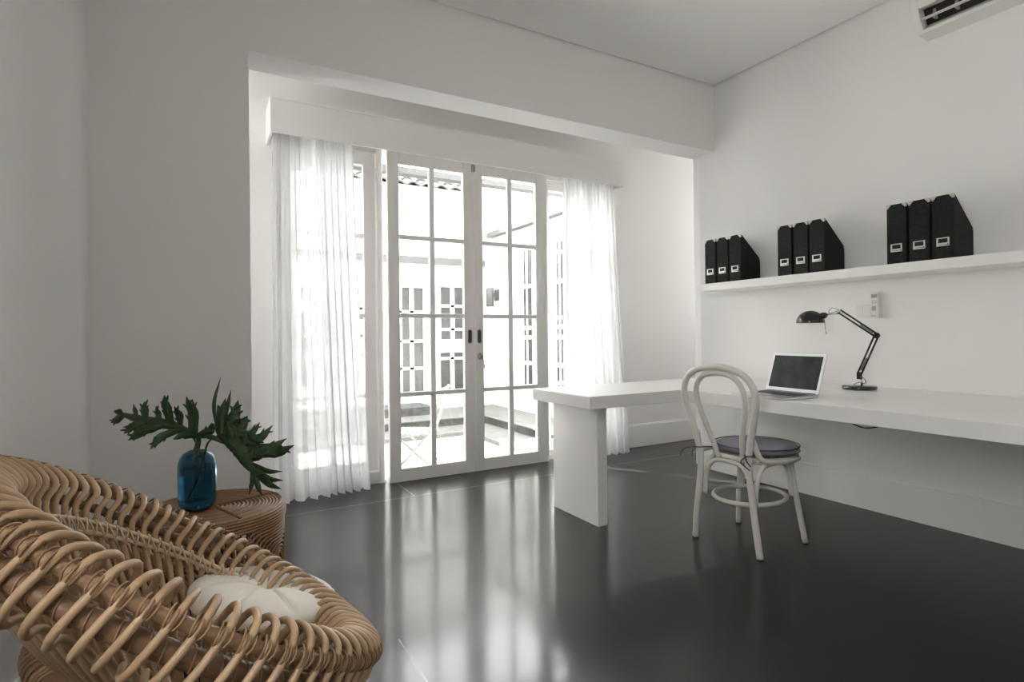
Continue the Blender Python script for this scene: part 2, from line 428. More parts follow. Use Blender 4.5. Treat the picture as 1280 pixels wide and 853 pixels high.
b.tube([(1.967, 3.98, .898), (1.975, 3.975, .88), (1.982, 3.978, .845)], .003, 6); b.rbox(1.977, 1.987, 3.974, 3.980, .822, .85, .002); b.build('key', 'lampgrey', lk)
b = MB(); b.rbox(1.903, 1.924, 4.010, 4.022, 2.375, 2.435, .002); b.box(1.921, 1.933, 4.008, 4.022, 2.38, 2.43); b.build('bolt_plate', 'steel', d1)
b = MB(); b.box(1.922, 1.932, 4.012, 4.0215, .02, 2.44); b.build('astragal', 'door', d1)
# fixed side windows behind the leaves
def fixed(name, x0, x1, gx, label):
    w = thing(name, label, 'window', ((x0 + x1) / 2, Yd, 0), kind='structure')
    b = MB(); ya, yb = Yd + .0, Yd + .07
    b.box(x0, x0 + .04, ya, yb, 0, OZ); b.box(x1 - .04, x1, ya - .03, yb, 0, OZ); b.box(x0 + .04, x1 - .04, ya, yb, OZ - .035, OZ); b.box(x0 + .04, x1 - .04, ya - .02, yb, 0, .085)
    bev(b.build('window_frame', 'door', w), .003)
    b = MB(); sx0, sx1 = x0 + .045, x1 - .045; zs = [.30, .755, 1.25, 1.80, 2.325]
    zs = [.16] + ZR[1:-1] + [2.345]
    pane_grid(b, sx0, sx1, ya + .012, ya + .052, .09, OZ - .04, gx[0], gx[-1], zs, gx[1:-1]); bev(b.build('sash', 'door', w), .003)
    b = MB(); b.box(gx[0] - .004, gx[-1] + .004, ya + .03, ya + .034, zs[0] - .004, zs[-1] + .004); b.build('glass', 'glass', w)
fixed('window_1', OX0, 1.205, [.61, .845, 1.075], 'fixed glazed window left of the double door behind the sheer curtain')
fixed('window_2', 2.60, OX1, [2.70, 3.0, 3.31], 'fixed glazed window right of the double door behind the sheer curtain')
b = MB(); b.box(OX0, OX1, 4.02, 4.065, OZ - .012, OZ + .01); b.box(1.205, 1.225, Yd, Yd + .1, 0, 0.02)
struct('trim_1', b, 'trim')

# pelmet and curtains
b = MB(); b.box(.418, 3.30, 3.835, 3.85, 2.385, 2.60); b.box(.418, .433, 3.85, Yd, 2.385, 2.60); b.box(3.285, 3.30, 3.85, Yd, 2.385, 2.60); b.box(.418, 3.30, 3.835, Yd, 2.60, 2.615)
pel = b.build('curtain_pelmet', 'wall'); tag(pel, 'long white boxed curtain pelmet on the wall above the glazed doors', 'pelmet'); bev(pel, .002)
def curtain(xt0, xt1, xb0, xb1, yc, label, seed, folds, flip=False, hem=0.012, bot=None):
    r = random.Random(seed)
    ph = [r.uniform(0, 6.28) for _ in range(6)]
    wid = [r.uniform(.6, 1.5) for _ in range(folds)]; tot = sum(wid); ed = [0]
    for w in wid: ed.append(ed[-1] + w / tot)
    def u2(u, k):   # uneven folds
        i = min(folds - 1, max(0, next((j for j in range(folds) if ed[j + 1] >= u), folds - 1)))
        return i + (u - ed[i]) / (ed[i + 1] - ed[i])
    def fn(u, v):
        z = 2.50 * (1 - v) + hem * v
        zz = 1 - v
        x = (xt0 + (xt1 - xt0) * u) * (1 - v ** 1.4) + (xb0 + (xb1 - xb0) * u) * v ** 1.4
        q = u2(u, 0) * 2 * PI
        amp = .020 + .022 * v
        y = yc + amp * math.sin(q) * (.75 + .25 * math.sin(ph[0] + 3 * u + 2 * v)) + .008 * math.sin(q * 2.3 + ph[1] + v * 2.2) + .010 * math.sin(u * 9 + ph[2] + v * 3)
        x += .012 * math.sin(2 * q + ph[3]) * (1 - .3 * v) + .010 * v * math.sin(7 * u + ph[4])
        if bot: y += bot * v ** 2 * (1 - u)
        if v > .985: z += .006 * math.sin(q + 1) * (v - .985) / .015 + .004
        return (x, y, z)
    b = MB(); b.grid(fn, folds * 20, 44)
    o = b.build('sheer_curtain', 'sheer', fix=False); tag(o, label, 'curtain'); return o
curtain(.44, .965, .43, 1.07, 3.945, 'white sheer floor-length curtain left of the doors, beside the leafy plant', 5, 10, bot=-.07)
curtain(2.74, 3.27, 2.72, 3.40, 3.945, 'white sheer floor-length curtain right of the doors, behind the desk', 11, 10, bot=-.02)

# ------------------------------------------------------------------ desk
dk = thing('desk', 'long white L-shaped built-in desk with a thick top and one slab leg', 'desk', (3.0, 1.6, 0))
b = MB(); Ty = .6804
b.prism([(1.8127, 2.3923), (2.4831, 2.3923), (2.4831, YB + .3), (Xp, YB + .3), (Xp, 2.9749), (1.8127, 2.9749)], Ty, .75)
bev(b.build('desktop', 'desk', dk), .003)
b = MB(); b.box(1.952, 2.020, 2.5114, 2.96, 0, Ty); bev(b.build('slab_leg', 'desk', dk), .002)
b = MB(); b.tube(spline([(2.62, 1.50, .679), (2.60, 1.47, .662), (2.60, 1.42, .650), (2.60, 1.37, .660), (2.62, 1.34, .679)], 6), .0028, 6)
tag(b.build('cable', 'blackgloss'), 'short black cable looping down from the underside of the desk', 'cable')

# shelf
b = MB(); b.box(3.29, Xp, YB + .3, 2.955, 1.393, 1.447)
o = b.build('wall_shelf', 'desk'); tag(o, 'long white floating shelf on the right wall above the desk', 'shelf'); bev(o, .002)

# magazine files
def magazine_file():
    t = thing('magazine_file', 'x', 'magazine file', local=True)
    w, dp, h, hb, th = .0965, .207, .325, .165, .0025
    side = [(0, 0), (dp, 0), (dp, hb), (.012, h), (0, h)]
    b = MB()
    b.prism(side, 0, th, 'Y'); b.prism(side, w - th, w, 'Y')
    b.box(0, th, th, w - th, 0, h); b.box(dp - th, dp, th, w - th, 0, hb); b.box(th, dp - th, th, w - th, 0, th)
    bev(b.build('box_body', 'black', t), .0008, 1)
    for s in (0, 1):       # stepped metal corner guards
        b = MB()
        for k in range(3):
            e = .020 - .006 * k; z0 = h - .007 * (k + 1)
            if s == 0: b.box(-.0015, .001, -.001, e, z0, z0 + .0072)
            else: b.box(-.0015, .001, w - e, w + .001, z0, z0 + .0072)
        y0, y1 = ((-.001, .001) if s == 0 else (w - .001, w + .001))
        b.box(-.0015, .012, y0, y1, h - .018, h + .001)
        b.box(-.0015, .010, (0 if s == 0 else w - .018), (.018 if s == 0 else w), h - .0005, h + .0012)
        b.build('metal_corner', 'corner', t)
    for s in (0, 1):
        b = MB(); y0 = -.001 if s == 0 else w - .003
        b.box(dp - .009, dp + .0012, y0, y0 + .004, hb - .010, hb + .0012); b.build('metal_corner', 'corner', t)
    b = MB(); y0, y1, z0, z1 = .020, .0765, .066, .109
    b.box(-.003, 0, y0, y1, z0, z0 + .016); b.box(-.003, 0, y0, y1, z1 - .005, z1)
    b.box(-.003, 0, y0, y0 + .007, z0 + .016, z1 - .005); b.box(-.003, 0, y1 - .007, y1, z0 + .016, z1 - .005)
    lh = b.build('label_holder', 'corner', t)
    b = MB(); b.box(-.0034, -.003, y0 + .006, y1 - .012, z0 + .0055, z0 + .0075); b.box(-.0036, -.003, y0 + .003, y0 + .009, z0 + .003, z0 + .010); b.build('label_slot', 'lampgrey', lh)
    return t
def dup(root, loc, rz=0):
    r = root.copy(); COL.objects.link(r); r.location = loc; r.rotation_euler = (0, 0, rz)
    for ch in list(root.children):
        c = ch.copy(); COL.objects.link(c); c.parent = r
        for g_ in ch.children:
            q = g_.copy(); COL.objects.link(q); q.parent = c
    return r
mf = magazine_file()
grp = [('far trio on the shelf, near the wall end', (2.855, 2.745, 2.637)), ('middle trio on the shelf, above the laptop', (2.252, 2.142, 2.035)), ('nearest trio, beneath the air conditioner', (1.585, 1.476, 1.367))]
pos = ('left magazine file', 'centre magazine file', 'right magazine file')
first = True
for gi, (gl, ys) in enumerate(grp):
    for k, y in enumerate(ys):
        o = mf if first else dup(mf, (0, 0, 0)); first = False
        o.location = (3.322 + random.uniform(-.002, .002), y + .001, 1.4475)
        o['label'] = 'black %s of the %s' % (pos[k], gl)
        o['group'] = 'black magazine files on the wall shelf'

# ------------------------------------------------------------------ air conditioner
ac = thing('air_conditioner', 'white split air conditioner unit high on the right wall with an open louvre', 'air conditioner', (Xp, 1.1, 2.68))
yl, yr = 1.575, .775
prof = [(Xp, 2.683), (3.435, 2.689), (3.388, 2.745), (3.362, 2.82), (3.345, 2.90), (3.345, 2.955), (3.37, 2.975), (Xp, 2.975)]
for ya_ in (yl - .035, yr): b = MB(); b.prism(prof, ya_, ya_ + .035, 'Y'); bev(b.build('end_cap', 'plastic', ac), .004)
b = MB(); b.prism([(Xp, 2.683), (3.435, 2.689), (3.425, 2.702), (3.50, 2.76), (Xp, 2.77)], yr + .035, yl - .035, 'Y'); b.build('bottom_panel', 'plastic', ac)
b = MB(); b.prism([(3.372, 2.80), (3.362, 2.815), (3.345, 2.90), (3.345, 2.955), (3.37, 2.975), (Xp, 2.975), (Xp, 2.80), (3.44, 2.81)], yr + .035, yl - .035, 'Y'); bev(b.build('front_cover', 'plastic', ac), .003)
b = MB(); b.prism([(3.46, 2.735), (3.50, 2.77), (3.50, 2.81), (3.42, 2.81)], yr + .036, yl - .036, 'Y'); b.build('outlet_recess', 'dark', ac)
b = MB(); b.box(3.395, 3.42, yr + .04, yl - .036, 2.750, 2.754, ); b.build('louvre', 'plastic', ac)
for k in range(7):
    y = yl - .09 - .1 * k
    b = MB(); b.prism([(3.42, 2.745), (3.465, 2.745), (3.47, 2.80), (3.43, 2.80)], y, y + .012, 'Y'); b.build('air_vane', 'plastic2', ac)

# ------------------------------------------------------------------ switch plate + remote
sw = thing('switch_plate', 'white double wall switch plate above the desk beside the remote control', 'switch', (Xp, 1.93, 1.2))
b = MB(); b.rbox(Xp - .010, Xp, 1.886, 1.974, 1.166, 1.248, .003); b.build('plate', 'plastic', sw)
for k in range(2): b = MB(); b.rbox(Xp - .0135, Xp - .0095, 1.896 + .036 * k, 1.929 + .036 * k, 1.178, 1.232, .0015); b.build('rocker', 'plastic', sw)
rm = thing('remote_control', 'white remote control with small grey display on the wall above the lamp', 'remote control', (Xp, 1.853, 1.17))
b = MB(); b.rbox(Xp - .034, Xp - .012, 1.832, 1.876, 1.176, 1.312, .004); b.build('remote_body', 'plastic', rm)
b = MB(); b.box(Xp - .035, Xp - .034, 1.838, 1.870, 1.282, 1.302); b.build('display', 'plastic2', rm)
b = MB(); b.rbox(Xp - .036, Xp - .034, 1.843, 1.866, 1.205, 1.232, .001)
for i in range(3):
    for j in range(2): b.box(Xp - .0355, Xp - .034, 1.842 + .010 * i, 1.847 + .010 * i, 1.248 + .012 * j, 1.253 + .012 * j)
b.build('button', 'plastic2', rm)
b = MB(); b.box(Xp - .012, Xp, 1.830, 1.878, 1.168, 1.24); b.box(Xp - .038, Xp, 1.826, 1.831, 1.168, 1.225); b.box(Xp - .038, Xp, 1.877, 1.882, 1.168, 1.225)
b.box(Xp - .040, Xp - .036, 1.826, 1.838, 1.168, 1.22); b.box(Xp - .040, Xp - .036, 1.870, 1.882, 1.168, 1.22); b.box(Xp - .040, Xp, 1.826, 1.882, 1.162, 1.170); b.build('wall_holder', 'plastic', rm)

# ------------------------------------------------------------------ laptop
lp = thing('laptop', 'silver laptop with white-framed dark screen open on the desk', 'laptop', (2.612, 1.885, .75), local=True, rz=math.radians(-6.5))
W2, DP = .1675, .250     # local x to the hinge, y along the hinge
b = MB(); b.prism([(-DP / 2, .003), (-DP / 2, .006), (DP / 2, .016), (DP / 2, .003), (0, .001)], -W2, W2, 'Y'); bev(b.build('base', 'alu', lp), .002)
def topz(x): return .006 + (x + DP / 2) / DP * .010
b = MB()
for r_ in range(6):
    x = -.005 + r_ * .0185
    n = 14 if r_ < 5 else 14
    for k in range(n):
        y = -.140 + k * .020
        b.add([V(x, y, topz(x) + .0012), V(x + .015, y, topz(x + .015) + .0012), V(x + .015, y + .0165, topz(x + .015) + .0012), V(x, y + .0165, topz(x) + .0012)], [(0, 1, 2, 3)])
kb = b.build('keyboard', 'keys', lp); kb['kind'] = 'stuff'
b = MB(); b.add([V(-.105, -.045, topz(-.105) + .0006), V(-.035, -.045, topz(-.035) + .0006), V(-.035, .045, topz(-.035) + .0006), V(-.105, .045, topz(-.105) + .0006)], [(0, 1, 2, 3)]); b.build('trackpad', 'steel', lp)
LM = Matrix.Translation(V(DP / 2 + .002, 0, .014)) @ Matrix.Rotation(math.radians(18), 4, 'Y')
b = MB(); b.rbox(0, .006, -W2, W2, 0, .218, .0025, LM); sl = b.build('screen_lid', 'alu', lp)
b = MB(); b.box(-.0008, 0, -W2 + .003, W2 - .003, .003, .215, LM); b.build('bezel', 'bezel', sl)
b = MB(); b.box(-.0014, -.0008, -W2 + .018, W2 - .018, .022, .200, LM); b.build('display', 'screen', sl)
b = MB(); b.tube([V(DP / 2, -W2 + .02, .013), V(DP / 2, W2 - .02, .013)], .006, 10); b.build('hinge', 'keys', lp)

# ------------------------------------------------------------------ desk lamp
LD = V(-.49, .872, 0)           # the lamp's arm plane runs roughly along the desk
L0 = V(3.315, 1.835, .75)
def lpnt(s_, z, off=0): return L0 + LD * s_ + V(0, 0, z - .75) + V(.872, .49, 0) * off
lam = thing('desk_lamp', 'black jointed desk lamp with a domed shade on the desk', 'lamp', L0)
b = MB(); b.lathe([(0, 0), (.086, 0), (.088, .004), (.088, .017), (.083, .021), (0, .0225)], L0 + V(0, 0, .0005), 48); b.build('lamp_base', 'blackgloss', lam)
def arm(p, q, gap=.0095, r=.0052):
    b = MB(); d = (q - p).normalized(); s_ = d.cross(V(.872, .49, 0)).normalized() * gap
    for k in (-1, 1): b.rod(p + s_ * k, q + s_ * k, r, 8)
    b.build('arm', 'blackgloss', lam)
    # springs near the lower end
    b = MB(); 
    for k in (-1, 1):
        off = V(.872, .49, 0) * .007 * k; a0 = p + (q - p) * .10 + off; a1 = p + (q - p) * .42 + off
        path = []; n = 150; s2 = V(.872, .49, 0)
        u_ = d.orthogonal().normalized(); w_ = d.cross(u_)
        for i in range(n + 1):
            a = 2 * PI * 20 * i / n; path.append(a0 + (a1 - a0) * (i / n) + u_ * math.cos(a) * .0042 + w_ * math.sin(a) * .0042)
        b.tube(path, .0009, 4)
    b.build('spring', 'lampgrey', lam)
J0, J1, J2, J3 = lpnt(.00, .836), lpnt(-.085, 1.058), lpnt(.098, 1.203), lpnt(.175, 1.178)
b = MB(); b.rod(lpnt(-.012, .77), lpnt(-.012, .815), .006, 10); b.build('post', 'chrome', lam)
arm(J0, J1); arm(J1, J2)
b = MB()
for p, r in ((J0, .014), (J1, .017), (J2, .010)):
    n_ = V(.872, .49, 0); b.rod(p - n_ * .013, p + n_ * .013, r, 16)
b.rbox(-.012, .012, -.010, .010, -.028, .012, .002, Matrix.Translation(J0)); b.rbox(-.018, .012, -.008, .008, -.012, .012, .002, Matrix.Translation(J1))
b.build('joint', 'blackgloss', lam)
b = MB(); b.rod(J2, J3, .0045, 8); b.rod(J2 + V(0, 0, -.016), J3 + V(0, 0, .0), .003, 8); b.build('head_bracket', 'chrome', lam)
b = MB(); b.tube(spline([J0 + V(.006, 0, .0), lpnt(-.03, .80), lpnt(-.025, .785), lpnt(.0, .79), lpnt(.03, .776)], 8), .002, 6)
b.tube(spline([J2 + V(0, 0, .004), lpnt(.128, 1.222), lpnt(.148, 1.205), lpnt(.150, 1.185), J3], 8), .0018, 6); b.build('power_cable', 'blackgloss', lam)
SH = lpnt(.245, 1.137)
axis = (J3 - SH)
b = MB(); b.lathe([(0.010, .062), (.022, .070), (.032, .060), (.024, .040), (.012, .034), (.0, .034)], (0, 0, 0), 20, Matrix.Translation(J3 - LD * .006 + V(0, 0, -.04)) @ Matrix.Identity(4)); 
b2 = MB(); b2.tube([lpnt(.158, 1.182), lpnt(.178, 1.178), lpnt(.196, 1.170)], [.014, .021, .016], 16); b2.build('lamp_holder', 'blackgloss', lam)
prof = []
R_, Hh = .078, .072
for i in range(13):
    a = PI / 2 * i / 12; prof.append((R_ * math.cos(a), Hh * math.sin(a) + .001))
inner = [(r * .96, z * .96 - .001) for r, z in prof[::-1]]
b = MB(); b.lathe([(R_, -.002)] + prof[:-1] + [(0, Hh + .001)], SH, 40); 
for i in range(len(inner) - 1): pass
sh = b.build('lamp_shade', 'blackgloss', lam)
b = MB(); b.lathe([(R_ + .001, -.004), (R_ - .001, -.002), (R_ - .004, 0)] + [(r * .95, z * .95) for r, z in prof[1:-1]] + [(0, Hh * .95)], SH, 40); b.build('shade_lining', 'bulb', sh)
b = MB(); b.rod(lpnt(.172, 1.140), lpnt(.164, 1.076), .0022, 8); b.rod(lpnt(.164, 1.078), lpnt(.163, 1.070), .004, 8); b.build('tilt_handle', 'chrome', sh)

# ------------------------------------------------------------------ bentwood chair
bc = thing('bentwood_chair', 'off-white bentwood chair with a looped back and grey cushion, tucked at the desk', 'chair', (2.52, 1.95, 0), local=True, rz=math.radians(4))
R1 = .0165
seat_c, seat_r, sz = .035, .200, .447
for s in (-1, 1):
    b = MB(); b.tube(spline([(.165, .192 * s, .008), (.142, .172 * s, .18), (.128, .152 * s, .33), (.125, .142 * s, .435)], 6), [.0145] * 19, 12); lg = b.build('front_leg', 'chair', bc)
    b = MB(); b.rod((.165, .192 * s, 0), (.1645, .1915 * s, .007), .0152, 12); b.build('rubber_foot', 'rubber', lg)
# back hoop and rear legs are one bent piece
hoop = [(-.215, .186, .008), (-.222, .170, .15), (-.222, .150, .30), (-.225, .138, .43), (-.235, .150, .53), (-.252, .185, .66), (-.266, .205, .755), (-.275, .190, .835), (-.281, .125, .892), (-.283, 0, .914)]
hp = [V(p) for p in hoop] + [V(p[0], -p[1], p[2]) for p in hoop[-2::-1]]
b = MB(); b.tube(spline(hp, 7), R1, 12); bh = b.build('back_hoop', 'chair', bc)
for s in (-1, 1): b = MB(); b.rod((-.215, .186 * s, 0), (-.2155, .186 * s, .007), .0172, 12); b.build('rubber_foot', 'rubber', bh)
inn = [(-.170, .072, .440), (-.195, .083, .52), (-.225, .108, .62), (-.248, .136, .73), (-.262, .132, .81), (-.270, .085, .866), (-.273, 0, .884)]
ip = [V(p) for p in inn] + [V(p[0], -p[1], p[2]) for p in inn[-2::-1]]
b = MB(); b.tube(spline(ip, 7), .0135, 12); b.build('inner_hoop', 'chair', bc)
b = MB(); pr_ = [(seat_r - .018, sz - .016), (seat_r + .002, sz - .016), (seat_r + .008, sz - .006), (seat_r + .008, sz + .006), (seat_r - .002, sz + .014), (seat_r - .020, sz + .014), (seat_r - .018, sz - .016)]
b.lathe(pr_, (seat_c, 0, 0), 64); b.lathe([(0, sz + .004), (seat_r - .015, sz + .004), (seat_r - .015, sz - .004), (0, sz - .004)], (seat_c, 0, 0), 48); b.build('seat', 'chair', bc)
for s in (-1, 1):      # hip braces
    b = MB(); b.tube(spline([(-.233, .150 * s, .575), (-.222, .160 * s, .56), (-.20, .170 * s, .50), (-.165, .180 * s, .462), (-.08, .208 * s, .452), (.03, .214 * s, .450), (.09, .205 * s, .449)], 7), .0095, 10, flat=1.5); b.build('hip_brace', 'chair', bc)
b = MB(); zr = .235; path = [V(.0 - .015 + .196 * math.cos(2 * PI * i / 64), .165 * math.sin(2 * PI * i / 64), zr) for i in range(64)]
b.tube(path, .0115, 12, closed=True); b.build('foot_ring', 'chair', bc)
def arch(p, q, top, side):
    p, q = V(p), V(q); m_ = (p + q) / 2; ou = V(side)
    a = spline([p, p + (m_ - p) * .08 + V(0, 0, (top - p.z) * .55), p + (m_ - p) * .38 + V(0, 0, (top - p.z) * .93), V(m_.x, m_.y, top), q + (m_ - q) * .38 + V(0, 0, (top - q.z) * .93), q + (m_ - q) * .08 + V(0, 0, (top - q.z) * .55), q], 6)
    b = MB(); b.tube(a, .0100, 10, flat=1.25); b.build('under_arch', 'chair', bc)
arch((-.200, .135, .245), (-.200, -.135, .245), .435, (1, 0, 0))
arch((.128, .140, .245), (.128, -.140, .245), .430, (1, 0, 0))
for s in (-1, 1): arch((-.190, .148 * s, .245), (.120, .150 * s, .245), .430, (0, 1, 0))
# cushion with piping and ties
def cush_fn(u, v, c, R, h, z0):
    a = 2 * PI * v; w = -PI / 2 + PI * u
    e = .28; cr = abs(math.cos(w)) ** .42; sn = math.copysign(abs(math.sin(w)) ** .75, math.sin(w))
    return V(c + R * cr * math.cos(a), R * cr * math.sin(a), z0 + h * sn * (1 + .25 * (1 - cr)))
b = MB(); b.grid(lambda u, v: cush_fn(u, v, .045, .205, .021, .488), 24, 56, wrap=True)
cu = b.build('seat_cushion', 'cush', bc)
b = MB()
for dz in (-.012, .012): b.tube([V(.045 + .207 * math.cos(2 * PI * i / 56), .207 * math.sin(2 * PI * i / 56), .488 + dz) for i in range(56)], .0028, 6, closed=True)
b.build('piping', 'cushd', cu)
for s in (-1, 1):
    b = MB()
    y = .142 * s
    b.tube([V(-.231 + .020 * math.cos(a_), y + .020 * math.sin(a_), .492) for a_ in [2 * PI * i / 16 for i in range(16)]], .003, 6, closed=True)
    b.tube(spline([(-.14, .13 * s, .482), (-.20, .14 * s, .488), (-.25, .142 * s, .492)], 6), .003, 6)
    if s > 0:
        b.tube(spline([(-.25, .145, .492), (-.27, .180, .487), (-.275, .215, .468), (-.27, .235, .435)], 6), .0028, 6); b.tube(spline([(-.25, .145, .490), (-.265, .16, .47), (-.26, .165, .44)], 6), .002, 6)
    else:
        b.tube(spline([(-.25, -.14, .49), (-.255, -.145, .47), (-.25, -.165, .445)], 6), .0034, 6); b.tube(spline([(-.25, -.14, .49), (-.26, -.12, .46), (-.265, -.17, .43)], 6), .0028, 6)
    b.build('tie', 'cushd', cu)

# ------------------------------------------------------------------ rattan side table
tc_, tr, tz = V(.049, 2.39, 0), .245, .45
tb = thing('rattan_side_table', 'round brown rattan drum side table between the armchair and the curtain', 'table', tc_, local=True)
b = MB(); 
k = 0; r = .016
while r < tr - .012:
    b.tube([V(r * math.cos(2 * PI * i / 72), r * math.sin(2 * PI * i / 72), tz - .0055 + .0008 * math.sin(k * 2.1)) for i in range(72)], .0052, 6, closed=True); r += .0142 if r < .17 else .0118; k += 1
b.build('tabletop', 'tabler', tb)
b = MB(); b.lathe([(0, tz - .014), (tr - .01, tz - .014), (tr - .01, tz - .018), (0, tz - .018)], (0, 0, 0), 48); b.build('top_backing', 'tableri', tb)
for a in (math.radians(20), math.radians(110), math.radians(200), math.radians(290)):
    b = MB(); d_ = V(math.cos(a), math.sin(a), 0); s_ = V(-d_.y, d_.x, 0)
    pts = []
    n = 44
    for i in range(n): pts.append(d_ * (.02 + (tr - .035) * i / (n - 1)) + V(0, 0, tz + .0005 + .002 * math.cos(i * PI)) + s_ * .002 * math.sin(i * PI))
    b.tube(pts, .0022, 5); b.tube([p + s_ * .006 for p in pts], .0022, 5); b.build('top_binding', 'tableri', tb)
b = MB()
for i_, (rr, zz) in enumerate([(tr - .008, tz - .003), (tr - .001, tz - .009), (tr + .002, tz - .018), (tr + .003, tz - .028), (tr + .003, tz - .038), (tr + .002, tz - .048)]):
    b.tube([V(rr * math.cos(2 * PI * i / 80), rr * math.sin(2 * PI * i / 80), zz) for i in range(80)], .0055, 6, closed=True)
b.build('rim', 'tabler', tb)
for k in range(40):
    a = 2 * PI * k / 40; b = MB(); rr = tr - .022
    b.rod((rr * math.cos(a), rr * math.sin(a), .01), (rr * math.cos(a), rr * math.sin(a), tz - .02), .0052, 6); b.build('inner_slat', 'tableri', tb)
for pnl in range(4):
    a0 = math.radians(-28 + 90 * pnl)
    for j in range(11):
        w = math.radians(41.5 - 3.55 * j); zt = tz - .060 - .0115 * j * (1.0); rc = .055
        pts = []
        z = .012
        ang_r = rc / tr
        for zz in (0.012, .10, .2, zt - rc): pts.append((a0 - w, zz))
        for q in range(1, 6): th = PI / 2 * q / 6; pts.append((a0 - w + min(ang_r, w) * (1 - math.cos(th)), zt - rc + rc * math.sin(th)))
        nn = 7
        wi = max(0, w - ang_r)
        for q in range(nn + 1): pts.append((a0 - wi + 2 * wi * q / nn, zt))
        for q in range(5, 0, -1): th = PI / 2 * q / 6; pts.append((a0 + w - min(ang_r, w) * (1 - math.cos(th)), zt - rc + rc * math.sin(th)))
        for zz in (zt - rc, .2, .10, .012): pts.append((a0 + w, zz))
        P3 = [V((tr - .002) * math.cos(a), (tr - .002) * math.sin(a), z_) for a, z_ in pts]
        b = MB(); b.tube(P3, .0048, 6); b.build('side_cane', 'tabler', tb)
b = MB()
for zz in (.006, .016): b.tube([V((tr - .012) * math.cos(2 * PI * i / 64), (tr - .012) * math.sin(2 * PI * i / 64), zz) for i in range(64)], .006, 6, closed=True)
b.build('base_ring', 'tabler', tb)

# ------------------------------------------------------------------ vase and leaves
vc = V(-.003, 2.376, tz + .0012)
va = thing('glass_vase', 'rounded blue glass vase of water on the rattan side table', 'vase', vc, local=True)
H_, Rv = .216, .064
outer = [(0, 0), (.030, 0), (.048, .006), (.059, .020), (.0635, .042), (.064, .075), (.0645, .12), (.064, .155), (.061, .178), (.054, .197), (.043, .209), (.034, .2145), (.030, .216)]
inner = [(r_ - .0035 if r_ > .004 else 0, z_ + (.005 if z_ < .03 else -.001)) for r_, z_ in outer]
def smooth_prof(p, n=4): return [(max(0, q.x), q.z) for q in spline([V(a, 0, c) for a, c in p], n)]
b = MB(); b.lathe(smooth_prof(outer) + smooth_prof(inner)[::-1][0:], (0, 0, 0), 40); b.build('vase_body', 'glassblue', va)
wl = .158
wp = [(max(0, r_ - .0042), z_ + .0055) for r_, z_ in outer if z_ + .0055 < wl]
b = MB(); b.lathe(smooth_prof([(0, .0065)] + wp[1:]) + [(.0595, wl), (0, wl)], (0, 0, 0), 36); b.build('water', 'water', va)

def leaf_obj(label, petiole, rib, lobes, webw, seed):
    r = random.Random(seed)
    t = thing('philodendron_leaf', label, 'leaf', petiole[0])
    b = MB(); b.tube(spline(petiole, 8), .0034, 8); b.build('stalk', 'stem', t)
    rs = spline(rib, 10); 
    vd = FW
    b = MB()
    def strip(path, wf, wav, cup):
        n = len(path); L_ = []; 
        for i, p in enumerate(path):
            a = path[max(0, i - 1)]; c = path[min(n - 1, i + 1)]; tdir = (c - a).normalized()
            sd = tdir.cross(vd).normalized(); nd = sd.cross(tdir)
            s_ = i / (n - 1); w = wf(s_)
            w1 = w * (1 + wav * math.sin(9 * s_ + seed) * .5 + r.uniform(-.08, .08)); w2 = w * (1 + wav * math.cos(8 * s_ + seed * 2) * .5 + r.uniform(-.08, .08))
            L_.append([p - sd * w1 + nd * cup * w, p - sd * w1 * .5 + nd * cup * w * .3, p - nd * .0012, p + sd * w2 * .5 + nd * cup * w * .3, p + sd * w2 + nd * cup * w])
        b0 = len(b.v)
        for row in L_: b.v += [tuple(q) for q in row]
        for i in range(n - 1):
            for j in range(4): b.face([b0 + i * 5 + j, b0 + i * 5 + j + 1, b0 + (i + 1) * 5 + j + 1, b0 + (i + 1) * 5 + j], True)
    strip(rs, lambda s_: webw * (math.sin(PI * min(1, .12 + s_ * .88)) ** .6) + .001, .15, .25)
    for (s_, tip, width, bend) in lobes:
        p0 = rs[min(len(rs) - 1, int(s_ * (len(rs) - 1)))]
        d_ = tip - p0; side = d_.cross(vd).normalized()
        mid = p0 + d_ * .55 + side * bend * d_.length + vd * r.uniform(-.012, .012)
        if width > .0075:
            for q_, sg_ in ((.35, 1), (.5, -1), (.66, 1), (.78, -1)):
                a_ = p0.lerp(mid, q_ * 2) if q_ < .5 else mid.lerp(tip, q_ * 2 - 1)
                tp = a_ + d_.normalized() * r.uniform(.012, .022) + side * (sg_ * width * r.uniform(1.25, 1.75)) + vd * r.uniform(-.006, .006)
                strip(spline([a_ - d_.normalized() * .008, a_.lerp(tp, .5) + side * (sg_ * .002), tp], 3), lambda q, w=width: w * .45 * (1 - q ** 2) + .0004, .1, .1)
        strip(spline([p0, mid, tip], 7), lambda q, w=width: w * (.62 + .75 * math.sin(PI * min(1, q * .85 + .10)) ** 1.2) * 1.12 * (1 - q ** 5.0) + .0004, .28, r.uniform(.15, .5))
    o = b.build('leaf_blade', 'leaf', t, fix=False)
    sd = o.modifiers.new('thick', 'SOLIDIFY'); sd.thickness = .0008
    # midrib
    b = MB(); b.tube([p - vd * .0012 for p in rs], [.0020 * (1 - .8 * i / len(rs)) for i in range(len(rs))], 6); b.build('midrib', 'stem', t)
    return t
def D(u, v, d): return atd(u, v, d)
